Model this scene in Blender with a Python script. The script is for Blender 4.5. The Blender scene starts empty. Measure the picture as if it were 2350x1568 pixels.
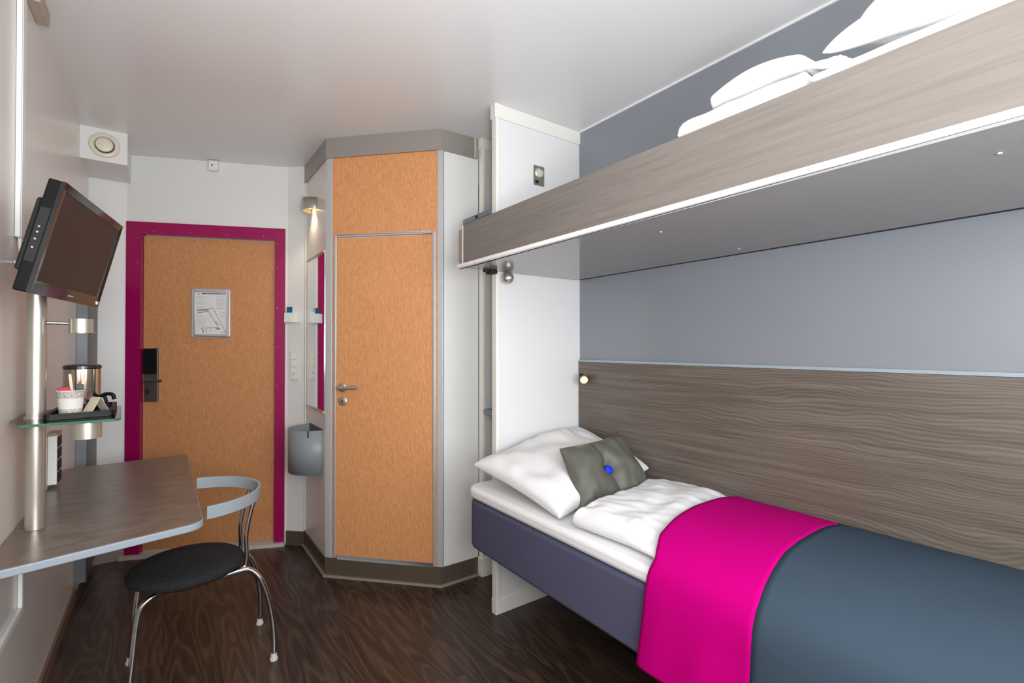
import bpy, bmesh, math, random
from mathutils import Vector, Matrix, noise
random.seed(4)
D = bpy.data
scene = bpy.context.scene
C = scene.collection
PI = math.pi

# ------------------------------------------------------------------ camera
FPX, YAW, PIT, ROL = 1111.37, 0.621848, 0.0105421, -0.00102695
CAMH = 1.27
cd = D.cameras.new('camera'); cam = D.objects.new('camera', cd); C.objects.link(cam)
cd.sensor_fit = 'HORIZONTAL'; cd.sensor_width = 36.0; cd.lens = FPX / 2350 * 36.0
cd.clip_start = 0.02; cd.clip_end = 60
_F = Vector((math.sin(YAW)*math.cos(PIT), math.cos(YAW)*math.cos(PIT), math.sin(PIT)))
_r = Vector((math.cos(YAW), -math.sin(YAW), 0)); _u = _r.cross(_F)
_r2 = _r*math.cos(ROL) + _u*math.sin(ROL); _u2 = -_r*math.sin(ROL) + _u*math.cos(ROL)
M = Matrix((( _r2.x, _u2.x, -_F.x, 0), (_r2.y, _u2.y, -_F.y, 0), (_r2.z, _u2.z, -_F.z, CAMH), (0, 0, 0, 1)))
cam.matrix_world = M
scene.camera = cam

# ------------------------------------------------------------------ world, light, exposure
scene.view_settings.view_transform = 'Standard'
scene.view_settings.look = 'None'
scene.view_settings.gamma = 1.0
scene.view_settings.exposure = 0.16
w = D.worlds.new('world'); scene.world = w; w.use_nodes = True
w.node_tree.nodes['Background'].inputs[0].default_value = (0.85, 0.92, 1.0, 1)
w.node_tree.nodes['Background'].inputs[1].default_value = 1.2

def area(name, loc, rot, sx, sy, power, col=(1, 1, 1)):
    l = D.lights.new(name, 'AREA'); l.shape = 'RECTANGLE'; l.size = sx; l.size_y = sy
    l.energy = power; l.color = col
    o = D.objects.new(name, l); C.objects.link(o); o.location = loc; o.rotation_euler = rot
    return o
# daylight entering by the window in the wall behind the camera (faces +Y)
area('window_daylight', (0.75, -0.86, 1.55), (PI/2, 0, 0), 1.7, 1.2, 40, (0.96, 0.98, 1.0))
# added fill light under the ceiling, unseen behind the camera
area('ceiling_fill_light', (0.30, -0.30, 2.36), (0, 0, 0), 0.40, 0.40, 2.5, (1.0, 0.97, 0.93))
# photographer's flash bounced off the ceiling
area('bounce_flash', (0.10, -0.12, 1.12), (PI - 0.35, 0, 0), 0.30, 0.30, 20, (1.0, 1.0, 1.0))

# softened direct flash beside the camera
area('direct_flash', (0.02, -0.32, 1.36), (math.radians(94), 0, math.radians(-14)), 0.35, 0.35, 12, (1.0, 1.0, 1.0))

# ------------------------------------------------------------------ materials
def lin(r, g, b):
    f = lambda c: (c/255/12.92) if c/255 <= .04045 else ((c/255+.055)/1.055)**2.4
    return (f(r), f(g), f(b), 1)
def mat(name, rgb, rough=.5, metal=0, spec=.5, **k):
    m = D.materials.new(name); m.use_nodes = True
    b = m.node_tree.nodes['Principled BSDF']
    b.inputs['Base Color'].default_value = lin(*rgb)
    b.inputs['Roughness'].default_value = rough; b.inputs['Metallic'].default_value = metal
    b.inputs['Specular IOR Level'].default_value = spec
    for kk, v in k.items(): b.inputs[kk.replace('_', ' ')].default_value = v
    return m
def nd(m, t, **k):
    n = m.node_tree.nodes.new(t)
    for kk, v in k.items(): setattr(n, kk, v)
    return n
def grain(m, scale, c1, c2, nscale=6, detail=6, rough=.6, stops=(.35, .65), bump=0, dist=0.0, rot=(0,0,0), loc=(0,0,0)):
    """stretched noise between two colours, in the object's own space"""
    L = m.node_tree.links; b = m.node_tree.nodes['Principled BSDF']
    tc = nd(m, 'ShaderNodeTexCoord'); mp = nd(m, 'ShaderNodeMapping'); no = nd(m, 'ShaderNodeTexNoise'); cr = nd(m, 'ShaderNodeValToRGB')
    mp.inputs['Scale'].default_value = scale; mp.inputs['Rotation'].default_value = rot; mp.inputs['Location'].default_value = loc
    no.inputs['Scale'].default_value = nscale; no.inputs['Detail'].default_value = detail; no.inputs['Roughness'].default_value = rough
    no.inputs['Distortion'].default_value = dist
    cr.color_ramp.elements[0].position = stops[0]; cr.color_ramp.elements[0].color = lin(*c1)
    cr.color_ramp.elements[1].position = stops[1]; cr.color_ramp.elements[1].color = lin(*c2)
    L.new(tc.outputs['Object'], mp.inputs[0]); L.new(mp.outputs[0], no.inputs[0]); L.new(no.outputs[0], cr.inputs[0]); L.new(cr.outputs[0], b.inputs['Base Color'])
    if bump:
        bp = nd(m, 'ShaderNodeBump'); bp.inputs['Strength'].default_value = bump; bp.inputs['Distance'].default_value = .002
        L.new(no.outputs[0], bp.inputs['Height']); L.new(bp.outputs[0], b.inputs['Normal'])
    return m, mp, no, cr
def fabric(m, scale=900, strength=.25):
    L = m.node_tree.links; b = m.node_tree.nodes['Principled BSDF']
    tc = nd(m, 'ShaderNodeTexCoord'); no = nd(m, 'ShaderNodeTexNoise'); bp = nd(m, 'ShaderNodeBump')
    no.inputs['Scale'].default_value = scale; no.inputs['Detail'].default_value = 2
    bp.inputs['Strength'].default_value = strength; bp.inputs['Distance'].default_value = .001
    L.new(tc.outputs['Object'], no.inputs[0]); L.new(no.outputs[0], bp.inputs['Height']); L.new(bp.outputs[0], b.inputs['Normal'])
    return m

WALLW = mat('white_laminate', (226, 226, 224), .38)
WALLL = mat('left_wall_laminate', (230, 225, 219), .26)
CEIL = mat('ceiling_white', (226, 226, 227), .24)
CREAM = mat('cream_trim', (234, 232, 226), .4)
GREYW = mat('blue_grey_wall', (132, 137, 145), .22)
HBTRIM = mat('pale_blue_trim', (150, 165, 175), .35)
ALU = mat('brushed_aluminium', (205, 207, 210), .38, .6)
ALUM = mat('matte_aluminium', (188, 192, 196), .45, .3)
STEEL = mat('brushed_steel', (200, 194, 184), .33, .82)
CHROME = mat('chrome', (200, 200, 202), .12, 1)
FASCIA = mat('grey_fascia', (158, 152, 146), .38, .3)
KICK = mat('dark_metal_skirting', (104, 92, 80), .28, .35)
BLACK = mat('black_plastic', (12, 12, 14), .45, 0, .2)
BLACKM = mat('matte_black', (18, 18, 20), .6)
SCREEN = mat('tv_screen_reflection', (46, 31, 25), .38, 0, .25)  # brown reflection of the wooden door put into the screen's base colour
BEZEL = mat('gloss_tv_bezel', (16, 9, 11), .07, 0, .7)
WHITEP = mat('white_plastic', (232, 233, 230), .4)
MAG = mat('magenta_lacquer', (152, 0, 82), .3)
BLUEGREY = mat('blue_grey_paint', (120, 130, 140), .4)
GREYP = mat('grey_bin_paint', (134, 141, 146), .42)
MIRROR = mat('mirror_glass', (232, 236, 236), .01, 1)
LINEN = fabric(mat('white_linen', (226, 226, 228), .75), 350, .12)
TOWEL = fabric(mat('white_towel', (206, 206, 206), .95), 260, .8)
PINK = fabric(mat('magenta_cloth', (182, 0, 114), .85, 0, .04), 1200, .3)
DGREY = fabric(mat('slate_cloth', (60, 74, 88), .9, 0, .05), 1200, .4)
BASEF = fabric(mat('purple_grey_cloth', (82, 82, 104), .9, 0, .1), 900, .4)
CUSH = mat('olive_grey_satin', (88, 88, 80), .5, 0, .4)
BLUE = fabric(mat('royal_blue_felt', (10, 45, 200), .7), 900, .4)
SEATM, *_ = grain(mat('charcoal_wool', (30, 30, 32), .9, 0, .2), (1, 1, 1), (26, 26, 28), (56, 57, 60), 220, 3, .7, (.3, .7), .6)
GREYARC = mat('light_grey_lacquer', (158, 168, 176), .45)
RED = mat('red_sachet', (190, 20, 25), .4)
SOCK = mat('ivory_plastic', (222, 220, 206), .35)
STICK = mat('birch_stick', (225, 205, 180), .7)
INK = mat('ink', (60, 62, 70), .8)
INKG = mat('olive_ink', (120, 130, 80), .8)
INKL = mat('pale_ink', (165, 168, 176), .8)
INKR = mat('red_ink', (180, 110, 100), .8)
PAPER = mat('paper', (222, 222, 220), .5)
BLUECARD = mat('teal_card', (20, 95, 135), .35)
GREEN = mat('glass_edge_green', (62, 104, 82), .15)
def glassmat(name, tint, gl=.12):
    m = D.materials.new(name); m.use_nodes = True; nt = m.node_tree; nt.nodes.clear()
    o = nt.nodes.new('ShaderNodeOutputMaterial'); mx = nt.nodes.new('ShaderNodeMixShader')
    t = nt.nodes.new('ShaderNodeBsdfTransparent'); g = nt.nodes.new('ShaderNodeBsdfGlossy'); fr = nt.nodes.new('ShaderNodeFresnel')
    t.inputs[0].default_value = (*tint, 1); g.inputs['Roughness'].default_value = .02; fr.inputs[0].default_value = 1.5
    nt.links.new(fr.outputs[0], mx.inputs[0]); nt.links.new(t.outputs[0], mx.inputs[1]); nt.links.new(g.outputs[0], mx.inputs[2]); nt.links.new(mx.outputs[0], o.inputs[0])
    return m
GLASS = glassmat('green_shelf_glass', (.72, .86, .78))
PANE = glassmat('window_glass', (.96, .98, .98))
def emit(name, rgb, s):
    m = mat(name, rgb, .4); b = m.node_tree.nodes['Principled BSDF']
    b.inputs['Emission Color'].default_value = lin(*rgb); b.inputs['Emission Strength'].default_value = s
    return m
GLOW = emit('warm_lamp_glass', (255, 226, 160), 9)
GLOWC = emit('fill_lamp_glow', (255, 248, 235), 3)  # glowing face of the added ceiling fill lamp

VENEER, *_ = grain(mat('pear_veneer', (190, 130, 84), .38), (8, 8, 2.2), (176, 118, 74), (212, 152, 102), 14, 10, .8, (.34, .66))
VENEER2, *_ = grain(mat('pear_veneer_bright', (216, 142, 84), .36), (8, 8, 2.2), (192, 128, 80), (226, 164, 112), 14, 10, .8, (.34, .66))

def wavy(name, base, dark, light, rough, scale, bands=55, bmp=.3):
    """dark laminate with fine flowing lines running along Y"""
    m = mat(name, base, rough); L = m.node_tree.links; b = m.node_tree.nodes['Principled BSDF']
    tc = nd(m, 'ShaderNodeTexCoord'); mp = nd(m, 'ShaderNodeMapping'); mp.inputs['Scale'].default_value = scale
    n1 = nd(m, 'ShaderNodeTexNoise'); n1.inputs['Scale'].default_value = 1.6; n1.inputs['Detail'].default_value = 3.0; n1.inputs['Roughness'].default_value = .45
    mul = nd(m, 'ShaderNodeMath', operation='MULTIPLY'); mul.inputs[1].default_value = bands
    sx = nd(m, 'ShaderNodeSeparateXYZ')
    m2 = nd(m, 'ShaderNodeMath', operation='MULTIPLY_ADD'); m2.inputs[1].default_value = 600
    sn = nd(m, 'ShaderNodeMath', operation='SINE')
    cr = nd(m, 'ShaderNodeValToRGB')
    n2 = nd(m, 'ShaderNodeTexNoise'); n2.inputs['Scale'].default_value = 1.0; n2.inputs['Detail'].default_value = 6
    mp2 = nd(m, 'ShaderNodeMapping'); mp2.inputs['Scale'].default_value = (10, 2.2, 60)
    mix = nd(m, 'ShaderNodeMath', operation='MULTIPLY_ADD'); mix.inputs[1].default_value = .13
    add = nd(m, 'ShaderNodeMath', operation='MULTIPLY_ADD'); add.inputs[1].default_value = 1.1; 
    L.new(tc.outputs['Object'], mp.inputs[0]); L.new(mp.outputs[0], n1.inputs[0]); L.new(n1.outputs[0], mul.inputs[0])
    L.new(tc.outputs['Object'], sx.inputs[0]); L.new(sx.outputs['Z'], m2.inputs[0]); L.new(mul.outputs[0], m2.inputs[2]); L.new(m2.outputs[0], sn.inputs[0])
    L.new(tc.outputs['Object'], mp2.inputs[0]); L.new(mp2.outputs[0], n2.inputs[0])
    L.new(sn.outputs[0], mix.inputs[0]); L.new(n2.outputs[0], add.inputs[0]); add.inputs[2].default_value = -.05
    L.new(add.outputs[0], mix.inputs[2]); L.new(mix.outputs[0], cr.inputs[0])
    e = cr.color_ramp.elements; e[0].position = .15; e[0].color = lin(*dark); e[1].position = .85; e[1].color = lin(*light)
    k = cr.color_ramp.elements.new(.5); k.color = lin(*base)
    L.new(cr.outputs[0], b.inputs['Base Color'])
    bp = nd(m, 'ShaderNodeBump'); bp.inputs['Strength'].default_value = bmp; bp.inputs['Distance'].default_value = .001
    L.new(mix.outputs[0], bp.inputs['Height']); L.new(bp.outputs[0], b.inputs['Normal'])
    return m
HEADB = wavy('grey_oak_laminate', (100, 91, 83), (82, 73, 66), (120, 110, 101), .40, (1, 1.1, 2.6), 100)
BUNKF, *_ = grain(mat('bunk_grey_laminate', (118, 112, 108), .26, 0, .6), (1, .35, 9), (103, 96, 92), (121, 115, 110), 9, 9, .65, (.25, .75))
DESKM, *_ = grain(mat('desk_laminate', (124, 110, 101), .3), (2.2, 7, 1), (98, 86, 78), (130, 116, 106), 4.5, 4, .55, (.3, .7), 0, .6)

def floor_mat():
    m = mat('dark_oak_planks', (50, 38, 32), .36, 0, .45); L = m.node_tree.links; b = m.node_tree.nodes['Principled BSDF']
    tc = nd(m, 'ShaderNodeTexCoord'); mp = nd(m, 'ShaderNodeMapping'); mp.inputs['Rotation'].default_value = (0, 0, PI/2)
    br = nd(m, 'ShaderNodeTexBrick'); br.inputs['Scale'].default_value = 1.0
    br.inputs['Brick Width'].default_value = 1.2; br.inputs['Row Height'].default_value = .19; br.inputs['Mortar Size'].default_value = .0012
    br.offset = .37; br.inputs['Color1'].default_value = (0, 0, 0, 1); br.inputs['Color2'].default_value = (1, 1, 1, 1); br.inputs['Mortar'].default_value = (0, 0, 0, 1)
    br.inputs['Bias'].default_value = 0
    L.new(tc.outputs['Object'], mp.inputs[0]); L.new(mp.outputs[0], br.inputs[0])
    # long wood figure: distorted rings along the plank
    sc = nd(m, 'ShaderNodeMapping'); sc.inputs['Scale'].default_value = (5, .65, 1)
    off = nd(m, 'ShaderNodeVectorMath', operation='ADD')
    mul = nd(m, 'ShaderNodeVectorMath', operation='SCALE'); mul.inputs['Scale'].default_value = 7.0
    L.new(br.outputs[0], mul.inputs[0]); L.new(tc.outputs['Object'], off.inputs[0]); L.new(mul.outputs[0], off.inputs[1]); L.new(off.outputs[0], sc.inputs[0])
    n1 = nd(m, 'ShaderNodeTexNoise'); n1.inputs['Scale'].default_value = 1.1; n1.inputs['Detail'].default_value = 2.5; n1.inputs['Roughness'].default_value = .4
    L.new(sc.outputs[0], n1.inputs[0])
    m1 = nd(m, 'ShaderNodeMath', operation='MULTIPLY'); m1.inputs[1].default_value = 120
    s1 = nd(m, 'ShaderNodeMath', operation='SINE'); L.new(n1.outputs[0], m1.inputs[0]); L.new(m1.outputs[0], s1.inputs[0])
    sc2 = nd(m, 'ShaderNodeMapping'); sc2.inputs['Scale'].default_value = (110, 5, 1)
    n2 = nd(m, 'ShaderNodeTexNoise'); n2.inputs['Scale'].default_value = 1.0; n2.inputs['Detail'].default_value = 5
    L.new(off.outputs[0], sc2.inputs[0]); L.new(sc2.outputs[0], n2.inputs[0])
    a = nd(m, 'ShaderNodeMath', operation='MULTIPLY_ADD'); pw_ = nd(m, 'ShaderNodeMath', operation='MULTIPLY_ADD'); pw_.inputs[1].default_value = .5; pw_.inputs[2].default_value = .5; L.new(s1.outputs[0], pw_.inputs[0])
    p3 = nd(m, 'ShaderNodeMath', operation='POWER'); p3.inputs[1].default_value = 3.0; L.new(pw_.outputs[0], p3.inputs[0])
    a.inputs[1].default_value = .26; L.new(p3.outputs[0], a.inputs[0]); h_ = nd(m, 'ShaderNodeMath', operation='MULTIPLY'); h_.inputs[1].default_value = .62; L.new(n2.outputs[0], h_.inputs[0]); L.new(h_.outputs[0], a.inputs[2])
    sep = nd(m, 'ShaderNodeSeparateColor'); L.new(br.outputs[0], sep.inputs[0])
    a2 = nd(m, 'ShaderNodeMath', operation='MULTIPLY_ADD'); a2.inputs[1].default_value = .16; L.new(sep.outputs[0], a2.inputs[0]); L.new(a.outputs[0], a2.inputs[2])
    cr = nd(m, 'ShaderNodeValToRGB'); e = cr.color_ramp.elements
    e[0].position = .20; e[0].color = lin(24, 17, 15); e[1].position = .80; e[1].color = lin(88, 70, 59)
    L.new(a2.outputs[0], cr.inputs[0]); L.new(cr.outputs[0], b.inputs['Base Color'])
    bp = nd(m, 'ShaderNodeBump'); bp.inputs['Strength'].default_value = .25; bp.inputs['Distance'].default_value = .001
    L.new(a.outputs[0], bp.inputs['Height']); L.new(bp.outputs[0], b.inputs['Normal'])
    return m
FLOORM = floor_mat()

# ------------------------------------------------------------------ mesh helpers
def obj(name, bm, m, parent=None, smooth=False, loc=None, bevel=0, seg=2, label=None, solid=0, sub=0):
    bmesh.ops.remove_doubles(bm, verts=bm.verts, dist=1e-6)
    bmesh.ops.recalc_face_normals(bm, faces=bm.faces)
    me = D.meshes.new(name); bm.to_mesh(me); bm.free()
    for mm in (m if isinstance(m, (list, tuple)) else [m]): me.materials.append(mm)
    for p in me.polygons: p.use_smooth = smooth or bevel > 0
    if smooth and not bevel: me.set_sharp_from_angle(angle=math.radians(48))
    o = D.objects.new(name, me); C.objects.link(o)
    if parent: o.parent = parent
    if loc: o.location = loc
    if solid:
        md = o.modifiers.new('s', 'SOLIDIFY'); md.thickness = solid; md.offset = 0
    if sub:
        md = o.modifiers.new('u', 'SUBSURF'); md.levels = sub; md.render_levels = sub
    if bevel:
        md = o.modifiers.new('b', 'BEVEL'); md.width = bevel; md.segments = seg; md.limit_method = 'ANGLE'; md.angle_limit = math.radians(35)
        md.harden_normals = True
    if label: o['label'] = label
    return o
def tag(o, label=None, cat=None, group=None, kind=None):
    if label: o['label'] = label
    if cat: o['category'] = cat
    if group: o['group'] = group
    if kind: o['kind'] = kind
    return o
def thing(name, loc, label, cat, rz=0, group=None):
    o = D.objects.new(name, None); C.objects.link(o); o.location = loc; o.rotation_euler = (0, 0, rz)
    o.empty_display_size = .05
    return tag(o, label, cat, group)
def struct(o): o['kind'] = 'structure'; return o
def new(): return bmesh.new()
def box(bm, x0, x1, y0, y1, z0, z1, mi=0):
    v = [bm.verts.new((x, y, z)) for z in (z0, z1) for x, y in ((x0, y0), (x1, y0), (x1, y1), (x0, y1))]
    for f in ((0, 3, 2, 1), (4, 5, 6, 7), (0, 1, 5, 4), (1, 2, 6, 5), (2, 3, 7, 6), (3, 0, 4, 7)):
        bm.faces.new([v[i] for i in f]).material_index = mi
    return bm
def prism(bm, pts, z0, z1):
    a = [bm.verts.new((x, y, z0)) for x, y in pts]; b = [bm.verts.new((x, y, z1)) for x, y in pts]
    bm.faces.new(a[::-1]); bm.faces.new(b); n = len(pts)
    for i in range(n): bm.faces.new((a[i], a[(i+1) % n], b[(i+1) % n], b[i]))
    return bm
def slab(bm, A, B, t, z0, z1, off=0):
    """vertical plate from A to B (plan); thickness t towards the left of A->B, starting at offset off"""
    A, B = Vector(A), Vector(B); d = (B-A).normalized(); n = Vector((-d.y, d.x))
    return prism(bm, [A+n*off, B+n*off, B+n*(off+t), A+n*(off+t)], z0, z1)
def roundpoly(pts, rads, n=6):
    out = []; N = len(pts)
    for i, p in enumerate(pts):
        r = rads[i]; p = Vector(p)
        if r <= 0: out.append(tuple(p)); continue
        a = (Vector(pts[i-1])-p).normalized(); b = (Vector(pts[(i+1) % N])-p).normalized()
        ang = a.angle(b); t = r/math.tan(ang/2); c = p + (a+b).normalized()*(r/math.sin(ang/2))
        s = p+a*t-c; e = p+b*t-c
        a0 = math.atan2(s.y, s.x); a1 = math.atan2(e.y, e.x); dd = (a1-a0+PI) % (2*PI)-PI
        for k in range(n+1):
            th = a0+dd*k/n; out.append((c.x+r*math.cos(th), c.y+r*math.sin(th)))
    return out
def tube(bm, path, r, seg=12, cap=True):
    P = [Vector(p) for p in path]; rings = []
    up = None
    for i, p in enumerate(P):
        t = (P[min(i+1, len(P)-1)]-P[max(i-1, 0)]).normalized()
        if up is None:
            up = t.orthogonal().normalized()
        else: up = (up - t*up.dot(t)).normalized()
        s = t.cross(up); rr = r[i] if isinstance(r, (list, tuple)) else r
        rings.append([bm.verts.new(p+(up*math.cos(a)+s*math.sin(a))*rr) for a in [2*PI*k/seg for k in range(seg)]])
    for a, b in zip(rings, rings[1:]):
        for k in range(seg): bm.faces.new((a[k], a[(k+1) % seg], b[(k+1) % seg], b[k]))
    if cap: bm.faces.new(rings[0][::-1]); bm.faces.new(rings[-1])
    return bm
def smoothpath(pts, n=8):
    P = [Vector(p) for p in pts]; out = []
    for i in range(len(P)-1):
        p0 = P[max(i-1, 0)]; p1 = P[i]; p2 = P[i+1]; p3 = P[min(i+2, len(P)-1)]
        for k in range(n):
            t = k/n
            out.append(.5*((2*p1)+(-p0+p2)*t+(2*p0-5*p1+4*p2-p3)*t*t+(-p0+3*p1-3*p2+p3)*t**3))
    out.append(P[-1]); return out
def lathe(bm, prof, seg=32, M4=None, a0=0, a1=2*PI):
    """prof: (r, z) pairs; revolve about Z, then transform by M4"""
    full = abs(a1-a0-2*PI) < 1e-6; n = seg if full else seg+1
    rings = []
    for r, z in prof:
        if r < 1e-7: v = bm.verts.new((0, 0, z)); rings.append([v]*n)
        else: rings.append([bm.verts.new((r*math.cos(a0+(a1-a0)*k/seg), r*math.sin(a0+(a1-a0)*k/seg), z)) for k in range(n)])
    for a, b in zip(rings, rings[1:]):
        for k in range(seg):
            q = [a[k], a[(k+1) % n], b[(k+1) % n], b[k]]; u = []
            for x in q:
                if x not in u: u.append(x)
            if len(u) > 2: bm.faces.new(u)
    if M4 is not None:
        vs = {v for rg in rings for v in rg}
        for v in vs: v.co = M4 @ v.co
    return bm
def axis(loc, d):
    """matrix taking +Z to direction d at loc"""
    return Matrix.Translation(loc) @ Vector(d).to_track_quat('Z', 'Y').to_matrix().to_4x4()
def fold(x, y, z, s, a, seed=0): return noise.noise(Vector((x*s+seed, y*s, z*s)))*a

# ------------------------------------------------------------------ room
XL, XR, H = -.367, 1.826, 2.434
YB = -.95
W1, W2, W3 = (XL, 3.725), (-.19, 3.730), (.643, 3.385)
TA, TB, TC, TD = (.733, 3.30), (.733, 2.80), (1.195, 2.320), (1.428, 2.320)

struct(obj('floor', box(new(), XL-.1, XR+.1, YB-.1, 4.0, -.1, 0), FLOORM))
struct(obj('ceiling', box(new(), XL-.1, XR+.1, YB-.1, 4.0, H, H+.1), CEIL))
struct(obj('wall_left', box(new(), XL-.1, XL, YB-.1, 3.9, 0, H), WALLL))
struct(obj('wall_right', box(new(), XR, XR+.1, YB-.1, 4.0, 0, H), GREYW))
# far wall: three facets with the door opening in the middle one
bm = new()
slab(bm, W1, W2, .08, 0, H)
uW = (Vector(W3)-Vector(W2)); LW = uW.length; uW.normalize(); nW = Vector((uW.y, -uW.x))   # nW points into the room
def wp(s, off=0):
    p = Vector(W2)+uW*s+nW*off; return (p.x, p.y)
DS0, DS1, DZ1 = .050, .835, 1.985    # wall opening
slab(bm, wp(0), wp(DS0), .08, 0, H); slab(bm, wp(DS1), wp(LW), .08, 0, H); slab(bm, wp(DS0), wp(DS1), .08, DZ1, H)
slab(bm, W3, TA, .08, 0, H)
struct(obj('wall_far', bm, WALLW))
struct(obj('wall_back', box(box(box(box(new(), XL-.1, XR+.1, YB-.1, YB, 0, .9), XL-.1, XR+.1, YB-.1, YB, 2.2, H), XL-.1, -.15, YB-.1, YB, .9, 2.2), 1.65, XR+.1, YB-.1, YB, .9, 2.2), WALLW))
# window behind the camera
wn = struct(D.objects.new('window_1', None)); C.objects.link(wn); wn.location = (.75, YB-.05, .9)
bm = new(); w0, w1, h0, h1 = -.90, .90, 0, 1.3
box(bm, w0, w1, -.03, .03, h0, h0+.05); box(bm, w0, w1, -.03, .03, h1-.05, h1); box(bm, w0, w0+.05, -.03, .03, h0+.05, h1-.05); box(bm, w1-.05, w1, -.03, .03, h0+.05, h1-.05); box(bm, -.025, .025, -.03, .03, h0+.05, h1-.05)
obj('window_frame', bm, WHITEP, wn); obj('glass_pane', box(new(), w0+.05, w1-.05, -.004, .004, h0+.05, h1-.05), PANE, wn)

# bathroom cabin standing into the room: white side faces, wooden front
uT = (Vector(TC)-Vector(TB)); LT = uT.length; uT.normalize(); nT = Vector((uT.y, -uT.x))
if nT.y > 0: nT = -nT
def tp(s, off=0):
    p = Vector(TB)+uT*s+nT*off; return (p.x, p.y)
bm = new(); box(bm, .733, .763, 2.815, 3.33, 0, H)
struct(obj('wall_cabin_side', bm, WALLL))
struct(obj('wall_cabin_right', box(new(), 1.205, TD[0], TC[1], TC[1]+.03, 0, H), WALLW))
def tslab(s0, s1, o0, o1, z0, z1, bm=None):
    bm = bm or new(); return prism(bm, [tp(s0, o0), tp(s1, o0), tp(s1, o1), tp(s0, o1)], z0, z1)
bm = new(); tslab(.030, .648, -.035, 0, 1.89, H, bm); tslab(.030, .048, -.035, 0, .10, 1.89, bm); tslab(.640, .648, -.035, 0, .10, 1.89, bm)
struct(obj('wall_cabin_front', bm, VENEER2))
struct(obj('trim_1', tslab(.0, .033, -.03, .003, .10, 2.34), ALUM, bevel=.003))
bm = tslab(.648, .680, -.03, .004, .10, 2.34)
struct(obj('trim_2', bm, ALUM, bevel=.003))
# grey metal fascia along the top of the cabin (three faces)
bm = new()
q = [(.725, 3.30), (.725, 2.797), (tp(.003, .012)[0]-.004, tp(.003, .012)[1]), tp(.0, .012), tp(.668, .012), (1.205, 2.308), (1.420, 2.308), (1.420, 2.335), (1.21, 2.335), tp(.66, -.01), tp(.02, -.01), (.745, 2.83), (.745, 3.30)]
q = [(.724, 3.30), (.724, 2.792), (1.190, 2.306), (1.418, 2.306), (1.418, 2.326), (1.199, 2.326), (.742, 2.802), (.742, 3.30)]
prism(bm, q, 2.322, H)
struct(obj('trim_3', bm, FASCIA))
struct(obj('trim_8', box(new(), 1.396, 1.406, 2.3035, 2.3065, 2.325, H), mat('pale_joint', (206, 196, 182), .4)))
struct(obj('trim_4', box(new(), .728, .735, 3.285, 3.315, .1, 2.33), CREAM))
struct(obj('trim_7', box(new(), XR-.007, XR, YB, 1.908, H-.007, H), mat('white_bead', (232, 232, 232), .4)))
# skirtings
bm = new()
q = [(.727, 3.302), (.727, 2.794), (1.192, 2.311), (1.432, 2.311), (1.432, 2.33), (1.2, 2.33), (.745, 2.803), (.745, 3.302)]
prism(bm, q, 0.006, .098)
struct(obj('baseboard_cabin', bm, KICK))
bm = new()
q = [(.715, 3.302), (.715, 2.788), (1.189, 2.298), (1.436, 2.298), (1.436, 2.311), (1.192, 2.311), (.727, 2.794), (.727, 3.302)]
prism(bm, q, 0, .010)
struct(obj('trim_5', bm, mat('skirting_bead', (150, 138, 122), .4)))
def wslab(s0, s1, o0, o1, z0, z1, bm=None):
    bm = bm or new(); return prism(bm, [wp(s0, o0), wp(s1, o0), wp(s1, o1), wp(s0, o1)], z0, z1)
bm = new(); prism(bm, [(XL, 3.715), (-.19, 3.719), (-.19, 3.729), (XL, 3.724)], 0, .075)
BBG = mat('grey_skirting', (150, 142, 134), .4)
struct(obj('baseboard_far_left', bm, BBG))
bm = new(); slab(bm, W3, (.727, 3.305), .01, 0, .09, -.01)
struct(obj('baseboard_far_right', bm, KICK))
struct(obj('baseboard_left', box(new(), XL, XL+.010, YB, 3.27, 0, .06), mat('brown_skirting', (122, 100, 86), .4)))
struct(obj('baseboard_right', box(new(), XR-.010, XR, YB, 1.90, 0, .06), KICK))

# entrance door
dr = struct(D.objects.new('door_1', None)); C.objects.link(dr)
FS0, FS1 = .001, .888
fr = new()
wslab(FS0, FS0+.078, -.05, .012, .0, 2.030, fr); wslab(FS1-.060, FS1, -.05, .012, .0, 2.030, fr); wslab(FS0+.078, FS1-.060, -.05, .012, 1.955, 2.030, fr)
dfr = obj('door_frame', fr, MAG, dr)
leaf = obj('door_leaf', wslab(.081, .826, -.060, -.022, .030, 1.950), VENEER, dr)
obj('threshold', wslab(FS0-.02, FS1+.005, -.06, .035, 0, .022), mat('pale_threshold', (196, 188, 176), .4), dr)
scr = [(FS0+.062, z) for z in (.25, .50, .76, 1.02, 1.27, 1.52, 1.78, 1.93)] + [(FS1-.046, z) for z in (.25, .50, .76, 1.02, 1.27, 1.52, 1.78, 1.93)] + [(s, 1.974) for s in (.145, .345, .55, .76)]
sm = None
for s, z in scr:
    x, y = wp(s, .012)
    if sm is None:
        o = obj('screw', lathe(new(), [(0, .0015), (.003, .001), (.0036, 0)], 10), CHROME, dfr, True); sm = o
    else:
        o = sm.copy(); C.objects.link(o); o.parent = dfr
    o.matrix_local = axis((x, y, z), (nW.x, nW.y, 0))
lk = obj('lock_plate', wslab(.093, .166, -.022, -.004, .936, 1.262), mat('bronze_lock_metal', (134, 124, 118), .35, .9), dr, bevel=.002)
obj('card_reader', wslab(.094, .1655, -.004, .010, 1.105, 1.258), BLACK, lk, bevel=.003)
obj('thumb_turn', wslab(.108, .124, -.004, .012, .985, 1.015), BLACKM, lk, bevel=.003)
hx = [(*wp(.112, -.004), 1.066), (*wp(.112, .040), 1.066), (*wp(.125, .050), 1.066), (*wp(.215, .050), 1.066)]
obj('door_handle', tube(new(), smoothpath(hx, 5), .0085), CHROME, dr, True)

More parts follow.
